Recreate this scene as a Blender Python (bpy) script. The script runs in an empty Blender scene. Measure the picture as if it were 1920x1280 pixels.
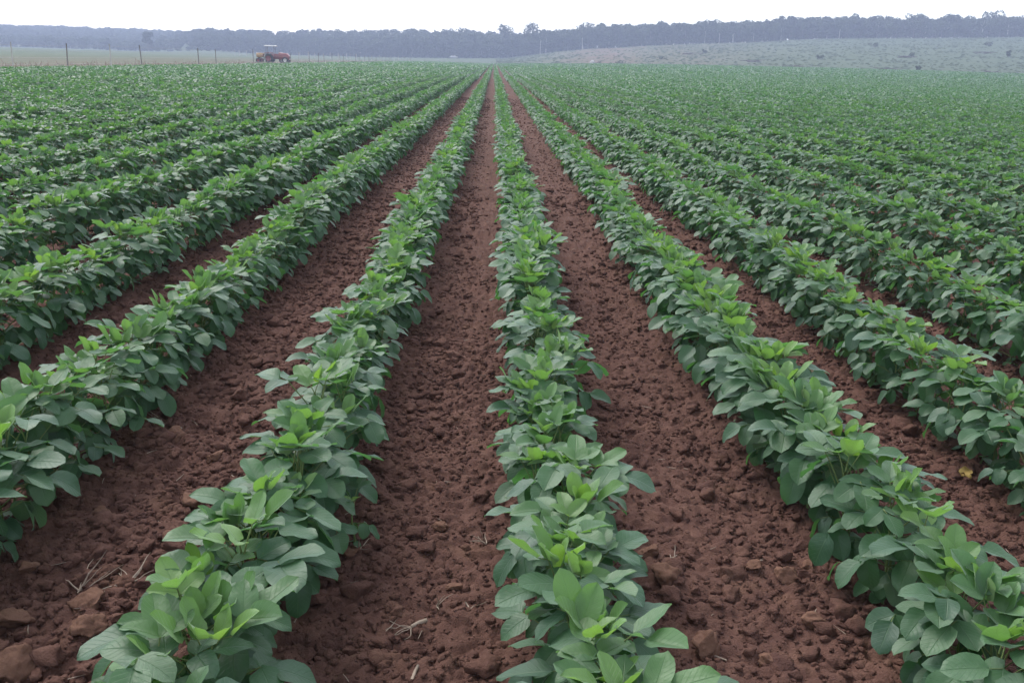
import bpy, math, random
import numpy as np
from mathutils import Matrix, Vector, Euler

# ------------------------------------------------------------------ camera, sky, sun, exposure
sc = bpy.context.scene
col = sc.collection
W, Hh, F = 1920.0, 1280.0, 1700.0
CAM_H = 1.33
VPX, VPY, ROLL = 927.0, 113.0, 0.032
dv = Vector((VPX - W / 2, Hh / 2 - VPY, -F)).normalized()          # world +Y seen in camera axes
up = Vector((1, -ROLL, 0)).cross(dv).normalized()
if up.y < 0: up = -up
ex = dv.cross(up).normalized()
RM = Matrix((ex, dv, up))                                            # camera axes -> world
cam_d = bpy.data.cameras.new("camera")
cam = bpy.data.objects.new("camera", cam_d); col.objects.link(cam)
cam_d.sensor_width = 36.0; cam_d.lens = 36.0 * F / W
cam_d.clip_start = 0.05; cam_d.clip_end = 5000
cam.matrix_world = Matrix.Translation((0, 0, CAM_H)) @ RM.to_4x4()
sc.camera = cam

SUN_EL, SUN_AZ = math.radians(48), math.radians(-35)                 # azimuth measured from +Y towards +X
world = bpy.data.worlds.new("World"); sc.world = world; world.use_nodes = True
wn, wl = world.node_tree.nodes, world.node_tree.links
wn.clear()
wo = wn.new("ShaderNodeOutputWorld"); bg = wn.new("ShaderNodeBackground")
sky = wn.new("ShaderNodeTexSky"); sky.sky_type = 'NISHITA'; sky.sun_disc = False
sky.sun_elevation = SUN_EL; sky.sun_rotation = SUN_AZ
sky.air_density = 1.0; sky.dust_density = 1.0; sky.ozone_density = 1.0
hs = wn.new("ShaderNodeHueSaturation"); hs.inputs["Saturation"].default_value = 0.35
wl.new(sky.outputs[0], hs.inputs["Color"]); wl.new(hs.outputs[0], bg.inputs["Color"])
bg.inputs["Strength"].default_value = 0.15
wl.new(bg.outputs[0], wo.inputs["Surface"])

sd = bpy.data.lights.new("sun", 'SUN'); sd.energy = 0.9; sd.angle = math.radians(30); sd.color = (1.0, 0.96, 0.9)
so = bpy.data.objects.new("sun", sd); col.objects.link(so)
sdir = Vector((math.sin(SUN_AZ) * math.cos(SUN_EL), math.cos(SUN_AZ) * math.cos(SUN_EL), math.sin(SUN_EL)))
so.rotation_euler = sdir.to_track_quat('Z', 'Y').to_euler()

sc.view_settings.view_transform = 'Standard'; sc.view_settings.look = 'None'
sc.view_settings.exposure = 1.5; sc.view_settings.gamma = 1.0
sc.render.engine = 'CYCLES'
sc.cycles.use_denoising = True
sc.cycles.max_bounces = 6; sc.cycles.diffuse_bounces = 3; sc.cycles.glossy_bounces = 2
sc.cycles.transmission_bounces = 4; sc.cycles.volume_bounces = 0; sc.cycles.transparent_max_bounces = 4

# ------------------------------------------------------------------ helpers
rng = np.random.default_rng(7)
random.seed(7)

def ray(px, py):
    return (RM @ Vector(((px - W / 2) / F, (Hh / 2 - py) / F, -1.0)))
def ang(px, py=113):                                                 # x / y of the ray through a picture column
    d = ray(px, VPY + ROLL * (px - VPX)); return d.x / d.y
def on_ground(px, py, z=0.0):
    d = ray(px, py); t = (z - CAM_H) / d.z
    return d.x * t, d.y * t
def project(P):
    c = (np.asarray(P, float) - np.array([0, 0, CAM_H])) @ np.array(RM)
    d = -c[..., 2]
    return W / 2 + F * c[..., 0] / d, Hh / 2 - F * c[..., 1] / d, d

def tag(o, label=None, cat=None, group=None, kind=None):
    if label: o['label'] = label
    if cat: o['category'] = cat
    if group: o['group'] = group
    if kind: o['kind'] = kind
    return o
def empty(name, loc=(0, 0, 0), rz=0.0):
    o = bpy.data.objects.new(name, None); col.objects.link(o)
    o.empty_display_size = 0.05; o.location = loc; o.rotation_euler = (0, 0, rz)
    return o
def copy_tree(o, parent=None):
    c = o.copy(); col.objects.link(c)
    if parent: c.parent = parent
    for ch in list(o.children): copy_tree(ch, c)
    return c

class MB:
    """collects vertices, quads/tris, material slots and point attributes and links them as one mesh"""
    def __init__(s):
        s.V, s.Q, s.T, s.n = [], [], [], 0
        s.A = {}
        s.MQ, s.MT = [], []
    def add(s, v, quads=None, tris=None, mi=0, **attrs):
        v = np.asarray(v, np.float32).reshape(-1, 3)
        s.V.append(v)
        if quads is not None and len(quads):
            q = np.asarray(quads, np.int64).reshape(-1, 4) + s.n; s.Q.append(q); s.MQ.append(np.full(len(q), mi, np.int32))
        if tris is not None and len(tris):
            t = np.asarray(tris, np.int64).reshape(-1, 3) + s.n; s.T.append(t); s.MT.append(np.full(len(t), mi, np.int32))
        for k in ('age', 'rnd', 'u', 'w'):
            a = attrs.get(k, 0.0)
            s.A.setdefault(k, []).append(np.broadcast_to(np.asarray(a, np.float32), (len(v),)).copy())
        s.n += len(v)
    def tube(s, pts, radii, sides=5, mi=0, cap=True):
        pts = np.asarray(pts, float); n = len(pts)
        radii = np.broadcast_to(np.asarray(radii, float), (n,))
        t = np.gradient(pts, axis=0); t /= np.linalg.norm(t, axis=1, keepdims=True) + 1e-9
        ref = np.array([0, 0, 1.0]) if abs(t[0, 2]) < 0.9 else np.array([1.0, 0, 0])
        a = np.cross(t, ref); a /= np.linalg.norm(a, axis=1, keepdims=True) + 1e-9
        b = np.cross(t, a)
        th = np.linspace(0, 2 * np.pi, sides, endpoint=False)
        v = pts[:, None] + radii[:, None, None] * (a[:, None] * np.cos(th)[None, :, None] + b[:, None] * np.sin(th)[None, :, None])
        i = np.arange(n - 1)[:, None] * sides; k = np.arange(sides)[None]
        k2 = (k + 1) % sides
        q = np.stack([i + k, i + k2, i + sides + k2, i + sides + k], -1).reshape(-1, 4)
        tr = []
        if cap:
            for base, sgn in ((0, 1), ((n - 1) * sides, -1)):
                for j in range(1, sides - 1):
                    tr.append([base, base + j, base + j + 1] if sgn > 0 else [base, base + j + 1, base + j])
        s.add(v.reshape(-1, 3), q, tr, mi)
    def box(s, c, d, mi=0, rz=0.0):
        x, y, z = np.array(d) / 2
        v = np.array([[-x, -y, -z], [x, -y, -z], [x, y, -z], [-x, y, -z], [-x, -y, z], [x, -y, z], [x, y, z], [-x, y, z]])
        cr, sr = math.cos(rz), math.sin(rz)
        v = v @ np.array([[cr, sr, 0], [-sr, cr, 0], [0, 0, 1]]) + np.array(c)
        s.add(v, [[0, 3, 2, 1], [4, 5, 6, 7], [0, 1, 5, 4], [1, 2, 6, 5], [2, 3, 7, 6], [3, 0, 4, 7]], None, mi)
    def mesh(s, name, mats, smooth=True):
        me = bpy.data.meshes.new(name)
        V = np.concatenate(s.V) if s.V else np.zeros((0, 3), np.float32)
        Q = np.concatenate(s.Q) if s.Q else np.zeros((0, 4), np.int64)
        T = np.concatenate(s.T) if s.T else np.zeros((0, 3), np.int64)
        me.vertices.add(len(V)); me.vertices.foreach_set("co", V.ravel())
        loops = np.concatenate([Q.ravel(), T.ravel()]).astype(np.int32)
        me.loops.add(len(loops)); me.loops.foreach_set("vertex_index", loops)
        npoly = len(Q) + len(T)
        me.polygons.add(npoly)
        st = np.concatenate([np.arange(len(Q)) * 4, len(Q) * 4 + np.arange(len(T)) * 3]).astype(np.int32)
        me.polygons.foreach_set("loop_start", st)
        mi = np.concatenate(s.MQ + s.MT) if npoly else np.zeros(0, np.int32)
        me.polygons.foreach_set("material_index", mi.astype(np.int32))
        if smooth: me.polygons.foreach_set("use_smooth", np.ones(npoly, bool))
        for k, lst in s.A.items():
            a = np.concatenate(lst)
            at = me.attributes.new(k, 'FLOAT', 'POINT'); at.data.foreach_set("value", a)
        for m in (mats if isinstance(mats, (list, tuple)) else [mats]): me.materials.append(m)
        me.update(calc_edges=True)
        return me
    def build(s, name, mats, parent=None, smooth=True):
        o = bpy.data.objects.new(name, s.mesh(name, mats, smooth)); col.objects.link(o)
        if parent: o.parent = parent
        return o

# numpy noise
def _h(ix, iy, seed=0):
    n = (ix.astype(np.int64) * 374761393 + iy.astype(np.int64) * 668265263 + seed * 1274126177) & 0x7fffffff
    n = ((n ^ (n >> 13)) * 1274126177) & 0x7fffffff
    return ((n ^ (n >> 16)) & 0xffff) / 65535.0
def vnoise(x, y, seed=0):
    ix, iy = np.floor(x), np.floor(y); fx, fy = x - ix, y - iy
    fx = fx * fx * (3 - 2 * fx); fy = fy * fy * (3 - 2 * fy)
    a, b = _h(ix, iy, seed), _h(ix + 1, iy, seed); c, d = _h(ix, iy + 1, seed), _h(ix + 1, iy + 1, seed)
    return a + (b - a) * fx + (c - a) * fy + (a - b - c + d) * fx * fy
def fbm(x, y, seed=0, oc=4):
    s = 0; a = .5
    for o in range(oc):
        s = s + a * (vnoise(x, y, seed + o * 17) - .5); x = x * 2.03 + 5.1; y = y * 2.03 + 1.7; a *= .5
    return s
def lumps(x, y, seed=0, lo=.25):
    """rounded crumbs: the highest of random domes, one per cell"""
    ix, iy = np.floor(x), np.floor(y); best = np.zeros_like(x)
    for dx in (-1, 0, 1):
        for dy in (-1, 0, 1):
            cx, cy = ix + dx, iy + dy
            px = cx + .15 + .7 * _h(cx, cy, seed); py = cy + .15 + .7 * _h(cx, cy, seed + 1)
            r = lo + (.78 - lo) * _h(cx, cy, seed + 2) ** 1.5
            an = 6.28 * _h(cx, cy, seed + 3); q = .6 + .4 * _h(cx, cy, seed + 4)
            ux, uy = x - px, y - py
            a = ux * np.cos(an) + uy * np.sin(an); b = -ux * np.sin(an) + uy * np.cos(an)
            d2 = (a * a + (b / q) ** 2) / (r * r)
            best = np.maximum(best, r * np.sqrt(np.clip(1 - d2, 0, 1)))
    return best
def sstep(a, b, x):
    t = np.clip((x - a) / (b - a), 0, 1); return t * t * (3 - 2 * t)

# ------------------------------------------------------------------ materials
class NT:
    def __init__(s, name):
        s.m = bpy.data.materials.new(name); s.m.use_nodes = True
        s.t = s.m.node_tree; s.t.nodes.clear()
        s.out = s.t.nodes.new("ShaderNodeOutputMaterial")
    def n(s, typ, **kw):
        nd = s.t.nodes.new("ShaderNode" + typ)
        for k, v in kw.items():
            if k == 'I':
                for a, b in v.items(): s.set(nd.inputs[a], b)
            else: setattr(nd, k, v)
        return nd
    def set(s, inp, v):
        if isinstance(v, bpy.types.NodeSocket): s.t.links.new(v, inp)
        elif isinstance(v, (tuple, list)) and len(v) == 3 and inp.type == 'RGBA': inp.default_value = (*v, 1)
        else: inp.default_value = v
    def attr(s, name): return s.n("Attribute", attribute_name=name).outputs["Fac"]
    def math(s, op, a, b=0.0, c=None, clamp=False):
        nd = s.n("Math", operation=op, use_clamp=clamp); s.set(nd.inputs[0], a); s.set(nd.inputs[1], b)
        if c is not None: s.set(nd.inputs[2], c)
        return nd.outputs[0]
    def mix(s, f, a, b, blend='MIX'):
        nd = s.n("Mix", data_type='RGBA', blend_type=blend); s.set(nd.inputs[0], f); s.set(nd.inputs[6], a); s.set(nd.inputs[7], b)
        return nd.outputs[2]
    def noise(s, scale, detail=4, rough=.55, vec=None, out=0):
        nd = s.n("TexNoise"); nd.inputs["Scale"].default_value = scale; nd.inputs["Detail"].default_value = detail
        nd.inputs["Roughness"].default_value = rough
        if vec is not None: s.set(nd.inputs["Vector"], vec)
        return nd.outputs[out]
    def ramp(s, f, stops):
        nd = s.n("ValToRGB"); s.set(nd.inputs[0], f); el = nd.color_ramp.elements
        while len(el) > 1: el.remove(el[0])
        for i, (p, c) in enumerate(stops):
            e = el[0] if i == 0 else el.new(p)
            e.position = p; e.color = (*c, 1)
        return nd.outputs[0]
    def pos(s): return s.n("NewGeometry").outputs["Position"]
    def obj(s): return s.n("TexCoord").outputs["Object"]
    def bsdf(s, base, rough=.8, spec=.3, bump=None, bstr=.3, bdist=.01, metal=0.0):
        p = s.n("BsdfPrincipled"); s.set(p.inputs["Base Color"], base); s.set(p.inputs["Roughness"], rough)
        p.inputs["Specular IOR Level"].default_value = spec; p.inputs["Metallic"].default_value = metal
        if bump is not None:
            b = s.n("Bump"); b.inputs["Strength"].default_value = bstr; b.inputs["Distance"].default_value = bdist
            s.set(b.inputs["Height"], bump); s.t.links.new(b.outputs[0], p.inputs["Normal"])
        return p
    def done(s, sh):
        s.t.links.new(sh if isinstance(sh, bpy.types.NodeSocket) else sh.outputs[0], s.out.inputs["Surface"]); return s.m

def mat_leaf(name, young=False):
    t = NT(name)
    age, rnd, u, w = t.attr('age'), t.attr('rnd'), t.attr('u'), t.attr('w')
    old = t.ramp(rnd, [(0.0, (.028, .088, .046)), (.35, (.038, .112, .050)), (.7, (.050, .138, .052)), (.86, (.078, .160, .072)), (1.0, (.105, .175, .100))])  # pale upper stops also carry the haze painted into the farther crop
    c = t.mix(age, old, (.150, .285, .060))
    blot = t.noise(28, 3, .6, t.pos())
    c = t.mix(t.math('MULTIPLY', blot, .35), c, (.075, .135, .075))
    spot = t.math('MULTIPLY', t.math('SUBTRACT', t.noise(95, 2, .5, t.pos()), .70, clamp=True), 7.0, clamp=True)
    c = t.mix(t.math('MULTIPLY', spot, .6), c, (.16, .15, .06))
    aw = t.math('ABSOLUTE', w)
    mid = t.math('SUBTRACT', 1.0, t.math('MULTIPLY', aw, 16), clamp=True)
    side = t.math('SINE', t.math('MULTIPLY', t.math('SUBTRACT', u, t.math('MULTIPLY', aw, .28)), 48))
    side = t.math('MULTIPLY', t.math('SUBTRACT', side, .86, clamp=True), 3.0)
    vein = t.math('MAXIMUM', mid, side, clamp=True)
    c = t.mix(t.math('MULTIPLY', vein, .32), c, (.13, .24, .10))
    back = t.n("NewGeometry").outputs["Backfacing"]
    under = t.mix(age, (.15, .22, .135), (.22, .32, .12))
    c2 = t.mix(back, c, under)
    hgt = t.math('ADD', t.math('MULTIPLY', vein, -.7), t.math('MULTIPLY', t.noise(60, 3, .6, t.pos()), .8))
    p = t.bsdf(c2, .50, .62, hgt, .45, .004)
    p.inputs["Sheen Weight"].default_value = .28; p.inputs["Sheen Roughness"].default_value = .38
    p.inputs["Sheen Tint"].default_value = (.86, .93, 1.0, 1)
    tr = t.n("BsdfTranslucent"); t.set(tr.inputs["Color"], t.mix(age, (.066, .23, .034), (.24, .46, .030)))
    mx = t.n("MixShader"); mx.inputs[0].default_value = .36
    t.t.links.new(p.outputs[0], mx.inputs[1]); t.t.links.new(tr.outputs[0], mx.inputs[2])
    return t.done(mx.outputs[0])

def mat_soil(name, ground=False):
    t = NT(name); P = t.pos()
    big = t.noise(.9, 4, .6, P); mid = t.noise(14, 5, .65, P); fine = t.noise(130, 4, .7, P)
    c = t.ramp(mid, [(.25, (.090, .046, .039)), (.5, (.132, .068, .052)), (.75, (.184, .100, .076))])
    c = t.mix(t.math('MULTIPLY', t.math('SUBTRACT', big, .45, clamp=True), 1.6), c, (.155, .078, .060))
    c = t.mix(t.math('MULTIPLY', fine, .35), c, (.095, .047, .039))
    ochre = t.math('MULTIPLY', t.math('SUBTRACT', t.noise(7, 3, .5, P), .60, clamp=True), 3.0, clamp=True)
    c = t.mix(t.math('MULTIPLY', ochre, .55), c, (.19, .105, .062))
    hgt = t.math('ADD', t.noise(55, 5, .65, P), t.math('MULTIPLY', t.noise(220, 4, .6, P), .45))
    bstr, rough = .8, .92
    if ground:
        veg, red = t.attr('age'), t.attr('rnd')
        g1 = t.noise(.35, 5, .65, P); g2 = t.noise(3.0, 4, .7, P)
        g = t.ramp(g1, [(.3, (.058, .086, .048)), (.5, (.082, .110, .062)), (.7, (.108, .132, .076))])
        g = t.mix(t.math('MULTIPLY', g2, .4), g, (.075, .11, .06))
        redc = t.mix(g2, (.135, .075, .058), (.19, .12, .09))
        g = t.mix(t.math('MULTIPLY', red, t.math('MULTIPLY', t.math('SUBTRACT', t.noise(.16, 4, .6, P), .25, clamp=True), 2.6), clamp=True), g, redc)
        c = t.mix(veg, c, g)
    return t.done(t.bsdf(c, rough, .12, hgt, bstr, .012))

def mat_simple(name, a, b, scale=20, rough=.7, spec=.3, bstr=.3, metal=0.0, bdist=.01):
    t = NT(name); n = t.noise(scale, 5, .6, t.obj())
    return t.done(t.bsdf(t.mix(n, a, b), rough, spec, t.noise(scale * 3, 4, .6, t.obj()), bstr, bdist, metal))

def mat_crown(name, a, b, tr=.2):
    t = NT(name); r = t.attr('rnd')
    c = t.mix(r, a, b)
    p = t.bsdf(c, .7, .25)
    x = t.n("BsdfTranslucent"); t.set(x.inputs["Color"], t.mix(r, tuple(v * 1.3 for v in a), tuple(v * 1.3 for v in b)))
    mx = t.n("MixShader"); mx.inputs[0].default_value = tr
    t.t.links.new(p.outputs[0], mx.inputs[1]); t.t.links.new(x.outputs[0], mx.inputs[2])
    return t.done(mx.outputs[0])

M = {}
M['leaf'] = mat_leaf("soy_leaf")
M['stem'] = mat_simple("soy_stem", (.10, .17, .05), (.17, .20, .075), 30, .6)
M['soil'] = mat_soil("red_soil")
M['ground'] = mat_soil("field_ground", True)
M['stone'] = mat_simple("earth_clod", (.19, .105, .070), (.12, .062, .048), 22, .92, .1, .6)
M['rock'] = mat_simple("pale_rock", (.30, .28, .26), (.46, .44, .42), 3, .9, .2, .5)
M['straw'] = mat_simple("dry_straw", (.26, .19, .14), (.40, .33, .27), 40, .8, .2)
M['yellowleaf'] = mat_simple("yellow_leaf", (.26, .17, .05), (.32, .23, .08), 40, .7, .2)
M['wood'] = mat_simple("post_wood", (.13, .115, .105), (.24, .22, .20), 6, .9, .1)
M['palewood'] = mat_simple("pale_post_wood", (.36, .34, .32), (.50, .48, .46), 6, .9, .1)
M['wire'] = mat_simple("fence_wire", (.20, .20, .20), (.28, .27, .26), 20, .5, .4, .1, .6)
M['bark'] = mat_simple("tree_bark", (.10, .085, .07), (.19, .17, .15), 3, .9, .1)
M['palebark'] = mat_simple("pale_bark", (.42, .40, .38), (.60, .58, .55), 3, .9, .1)
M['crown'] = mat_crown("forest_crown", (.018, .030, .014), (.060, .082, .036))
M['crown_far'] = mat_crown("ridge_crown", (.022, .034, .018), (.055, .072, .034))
M['scrub'] = mat_crown("scrub", (.066, .092, .050), (.112, .142, .078))
M['shrub'] = mat_crown("shrub_leaves", (.052, .070, .042), (.092, .115, .066))
M['dead'] = mat_simple("dead_brush", (.11, .095, .085), (.18, .16, .14), 4, .9, .1)

# ------------------------------------------------------------------ terrain
ROW, X0 = 0.75, 0.20
ROW_OFF = {-2: -.01, -1: .05, 0: .03, 1: .07, 2: .02}          # the planter's rows are not quite evenly spaced
LEFT_EDGE = -22.0
def soy_end(x):
    return np.interp(x, [-30, 5, 25, 61, 114, 200], [285, 282, 252, 222, 200, 185])
_pf = [380, 500, 700, 850, 950, 1040, 1100, 1250, 1400, 1500, 1660, 1900, 2200]
_zp = [0.0, -3, -2, 0.5, 3, 16, 23, 34, 42, 50, 57, 66, 74]
FA = np.array([ang(p) for p in _pf])
FD = np.interp(FA, [FA[0], 0, .3, .65], [520, 490, 455, 430])
FZ = CAM_H + np.array(_zp) / F * FD * 1.04
def forest_y(a): return np.interp(a, FA, FD)
def terrain(x, y):
    x = np.asarray(x, float); y = np.asarray(y, float)
    ys = np.maximum(y, 1.0); a = np.clip(x / ys, -2, 2)
    z = 1.9 * (1 - np.exp(-np.maximum(x, 0) / 40)) * sstep(60, 220, y)
    ye = soy_end(x)
    fy = forest_y(a); fz = np.interp(a, FA, FZ)
    t = np.clip((y - ye - 4) / np.maximum(fy - ye - 4, 5), 0, 1)
    right = sstep(-.36, -.30, a)
    slope = np.where(t > 0, t ** 1.15, 0)
    zc = z + (fz - z) * slope
    zc = zc + np.clip(y - fy, 0, 120) * (.02 + .055 * sstep(.1, -.15, a))
    left_z = 9.5 * sstep(560, 900, y) * sstep(-.10, -.36, a) + 3.5 * sstep(560, 900, y)
    zz = zc * right + left_z * (1 - right)
    zz = np.where(y > 540, np.maximum(zz, left_z), zz)
    far = sstep(230, 300, y)
    zz = zz + far * 1.0 * fbm(x * .02, y * .02, 5) + sstep(210, 260, y) * right * sstep(.03, .1, a) * .8 * fbm(x * .07, y * .07, 9)
    return zz

def row_x(i, y):
    y = np.asarray(y, float)
    return X0 + ROW * i + ROW_OFF.get(int(i), 0.0) - (.06 * sstep(2.4, 1.4, y) if int(i) == -1 else 0) + .045 * (vnoise(y * .5, y * 0 + i * 3.3, 3) - .5) + .03 * (vnoise(y * 1.7, y * 0 + i * 5.1, 4) - .5)

def soil_z(x, y):
    """height of the tilled soil, crumbs included"""
    i = np.round((x - X0) / ROW); f = (x - X0) / ROW - i                 # -.5 .. .5 across a row
    ridge = .022 * np.exp(-(f / .16) ** 2)
    base = terrain(x, y) + ridge + .05 * fbm(x * 2.2, y * 2.2, 11, 3)
    k = np.floor((x - X0) / ROW)
    rocky = np.where(k == -2, 1.0, np.where(k == -1, .62, np.where(k == 0, .55, .8)))
    rocky = rocky * np.clip(.55 + 1.1 * (vnoise(x * 1.9, y * 1.3, 21)), .3, 1.4)
    wx = x + .02 * fbm(x * 12, y * 12, 31, 2); wy = y + .02 * fbm(x * 12 + 9, y * 12, 32, 2)
    c = .105 * .55 * lumps(wx / .105, wy / .105, 41) * np.clip(rocky - .2, 0, 1.1)
    c = np.maximum(c, .060 * .75 * lumps(wx / .060, wy / .060, 51) * np.clip(rocky + .15, 0, 1.1))
    c = np.maximum(c, .034 * .80 * lumps(wx / .034, wy / .034, 61) * np.clip(rocky + .35, 0, 1.1) + .004) + .45 * .034 * lumps(wx / .027 + 3, wy / .027, 66) * .7 + .012 * fbm(x * 48, y * 48, 71, 3)
    fade = sstep(14, 9, y) * sstep(5.5, 4.0, np.abs(x))
    return base + c * (.15 + .85 * fade)

def build_ground():
    def grow(a, b, d0, k):
        o = [a]; d = d0
        while o[-1] < b: o.append(o[-1] + d); d *= k
        return o[1:]
    xr = np.arange(-2.4, 2.7, .0085)
    xs = np.concatenate([-np.array(grow(2.4, 680, .012, 1.06))[::-1], xr, np.array(grow(xr[-1], 680, .012, 1.06))])
    y1 = np.arange(1.15, 4.0, .0085); y2 = np.array(grow(y1[-1], 13, .009, 1.009))
    y3 = np.array(grow(y2[-1], 1080, .11, 1.045))
    ys = np.concatenate([[-40, -20, -8, -3, 0, .7, 1.0], y1, y2, y3])
    X, Y = np.meshgrid(xs, ys)
    Z = soil_z(X, Y)
    nx, ny = len(xs), len(ys)
    i = np.arange(ny - 1)[:, None] * nx + np.arange(nx - 1)[None]
    q = np.stack([i, i + 1, i + nx + 1, i + nx], -1).reshape(-1, 4)
    a = X / np.maximum(Y, 1)
    infield = (X > LEFT_EDGE - 1.0) & (Y < soy_end(X) + 1)
    veg = np.where(infield, 0.0, 1.0)
    red = sstep(-80, -30, X) * (X < LEFT_EDGE) * (Y < 320) * .55
    fy = forest_y(a)
    patch = np.exp(-((a - ang(1130)) / .055) ** 2) * sstep(soy_end(X), soy_end(X) + 25, Y) * sstep(fy + 5, fy - 20, Y)
    patch2 = np.exp(-((a - ang(1250)) / .09) ** 2) * .5 * (Y > soy_end(X)) * (Y < fy)
    red = np.clip(np.maximum.reduce([red, patch, patch2]), 0, 1)
    mb = MB(); mb.add(np.stack([X, Y, Z], -1), q, age=veg.ravel(), rnd=red.ravel())
    tag(mb.build("ground", M['ground']), kind='structure')
build_ground()

# ------------------------------------------------------------------ soybean plants
NVAR = 20
def rotmat(yaw, pitch, roll):
    return np.array(Euler((roll, -pitch, yaw), 'XYZ').to_matrix())
GRIDS = {0: (8, 6), 1: (4, 2), 2: (2, 2)}
def leaflet(L, hw, fold, droop, wave, seed, lod):
    nu, nv = GRIDS[lod]
    u = np.linspace(0, 1, nu + 1)[:, None]; v = np.linspace(-1, 1, nv + 1)[None]
    prof = np.sqrt(np.clip(1 - np.abs(2 * np.clip(u, 0, 1) ** .86 - 1) ** 2.15, 0, 1)) * (1 - .10 * u)
    prof[0] = .05; prof[-1] = .03
    if lod == 2: prof[1] = 1.0
    wv = hw * L * prof * v
    x = L * u * (1 - .12 * droop * u) + 0 * v
    z = fold * np.abs(wv) - droop * .34 * L * u ** 2 + wave * L * .05 * np.sin(u * 8 + seed) * np.abs(v) ** 1.5 * np.sign(v) + .03 * L * np.sin(u * 5 + seed * 2.1) * v * v
    z = z + .012 * L * np.sin(u * 17 + seed) * np.abs(v) ** 2
    vert = np.stack([x, wv + 0 * u, z], -1).reshape(-1, 3)
    i = np.arange(nu)[:, None] * (nv + 1) + np.arange(nv)[None]
    q = np.stack([i, i + nv + 1, i + nv + 2, i + 1], -1).reshape(-1, 4)
    return vert, q, (u + 0 * v).ravel(), (v + 0 * u).ravel()

def plant_parts(seed, lod, size=1.0, nodes=None):
    r = random.Random(seed)
    leaves, young, stem = MB(), MB(), MB()
    n = nodes or r.choice([10, 11, 11])
    h = .255 * r.uniform(.92, 1.08) * size
    lean = (r.uniform(-.03, .03), r.uniform(-.03, .03))
    sp = lambda z: np.array([lean[0] * z / h + .006 * math.sin(z * 40 + seed), lean[1] * z / h + .006 * math.cos(z * 33 + seed), z])
    stem.tube([sp(h * k / 5) for k in range(6)], np.linspace(.0038, .002, 6), 5 if lod == 0 else 3)
    az = r.uniform(0, 6.28); vig = r.uniform(.92, 1.1) * size
    lit = r.random()
    for i in range(n):
        t = i / (n - 1)
        az += math.pi + r.uniform(-1.5, 1.5)
        z = .075 * size + (h - .075 * size) * t
        pl = (np.interp(t, [0, .3, .6, .85, 1], [.09, .135, .145, .09, .038]) * r.uniform(.62, 1.12)) * size
        el = math.radians(np.interp(t, [0, .3, .6, .85, 1], [22, 34, 48, 62, 75]) + r.uniform(-13, 13))
        a = sp(z); d = np.array([math.cos(az) * math.cos(el), math.sin(az) * math.cos(el), math.sin(el)])
        mid = a + d * pl * .5 + np.array([0, 0, .004]); b = a + d * pl
        stem.tube([a, mid, b], [.0021, .0017, .0013], 4 if lod == 0 else 3, cap=False)
        L0 = np.interp(t, [0, .25, .6, .8, 1], [.062, .085, .089, .079, .058]) * r.uniform(.9, 1.12) * vig
        pit = math.radians(np.interp(t, [0, .3, .6, .82, 1], [-38, -30, -10, 20, 52]) + r.uniform(-24, 24))
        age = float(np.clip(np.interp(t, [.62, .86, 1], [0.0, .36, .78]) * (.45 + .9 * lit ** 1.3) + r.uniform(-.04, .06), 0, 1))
        leafaz = az + r.uniform(-.9, .9)
        axis = np.array([math.cos(leafaz) * math.cos(pit * .5), math.sin(leafaz) * math.cos(pit * .5), math.sin(pit * .5)])
        tip = b + axis * .024 * size
        stem.tube([b, tip], [.0012, .001], 3, cap=False)
        for k, (yaw, off) in enumerate(((0, tip), (r.uniform(1.05, 1.35), b), (-r.uniform(1.05, 1.35), b))):
            L = L0 * (1.0 if k == 0 else r.uniform(.86, .98))
            fold = r.uniform(.05, .32) if t < .75 else r.uniform(.15, .5)
            ve, q, u, w = leaflet(L, r.uniform(.33, .38) if t < .8 else .33, fold, r.uniform(.2, 1.0) if t < .8 else r.uniform(-.4, .4), r.uniform(.2, .9), r.uniform(0, 9), lod)
            roll = math.radians(r.uniform(-16, 16)) + (0 if k == 0 else (-1 if k == 1 else 1) * pit * .5)
            R = rotmat(leafaz + yaw, pit + math.radians(r.uniform(-13, 13)), roll)
            ve = ve @ R.T + off
            tgt = young if age > .22 else leaves
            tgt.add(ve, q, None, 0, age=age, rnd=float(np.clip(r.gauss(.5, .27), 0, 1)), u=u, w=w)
    # the pair of small first leaves low on the stem
    for s in (0, math.pi):
        ve, q, u, w = leaflet(.05 * size, .40, .1, .5, .5, 1.0, lod)
        R = rotmat(az + s + 1.2, math.radians(-12), 0)
        leaves.add(ve @ R.T + sp(.045 * size), q, None, 0, age=.1, rnd=.6, u=u, w=w)
    return leaves, young, stem

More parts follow.
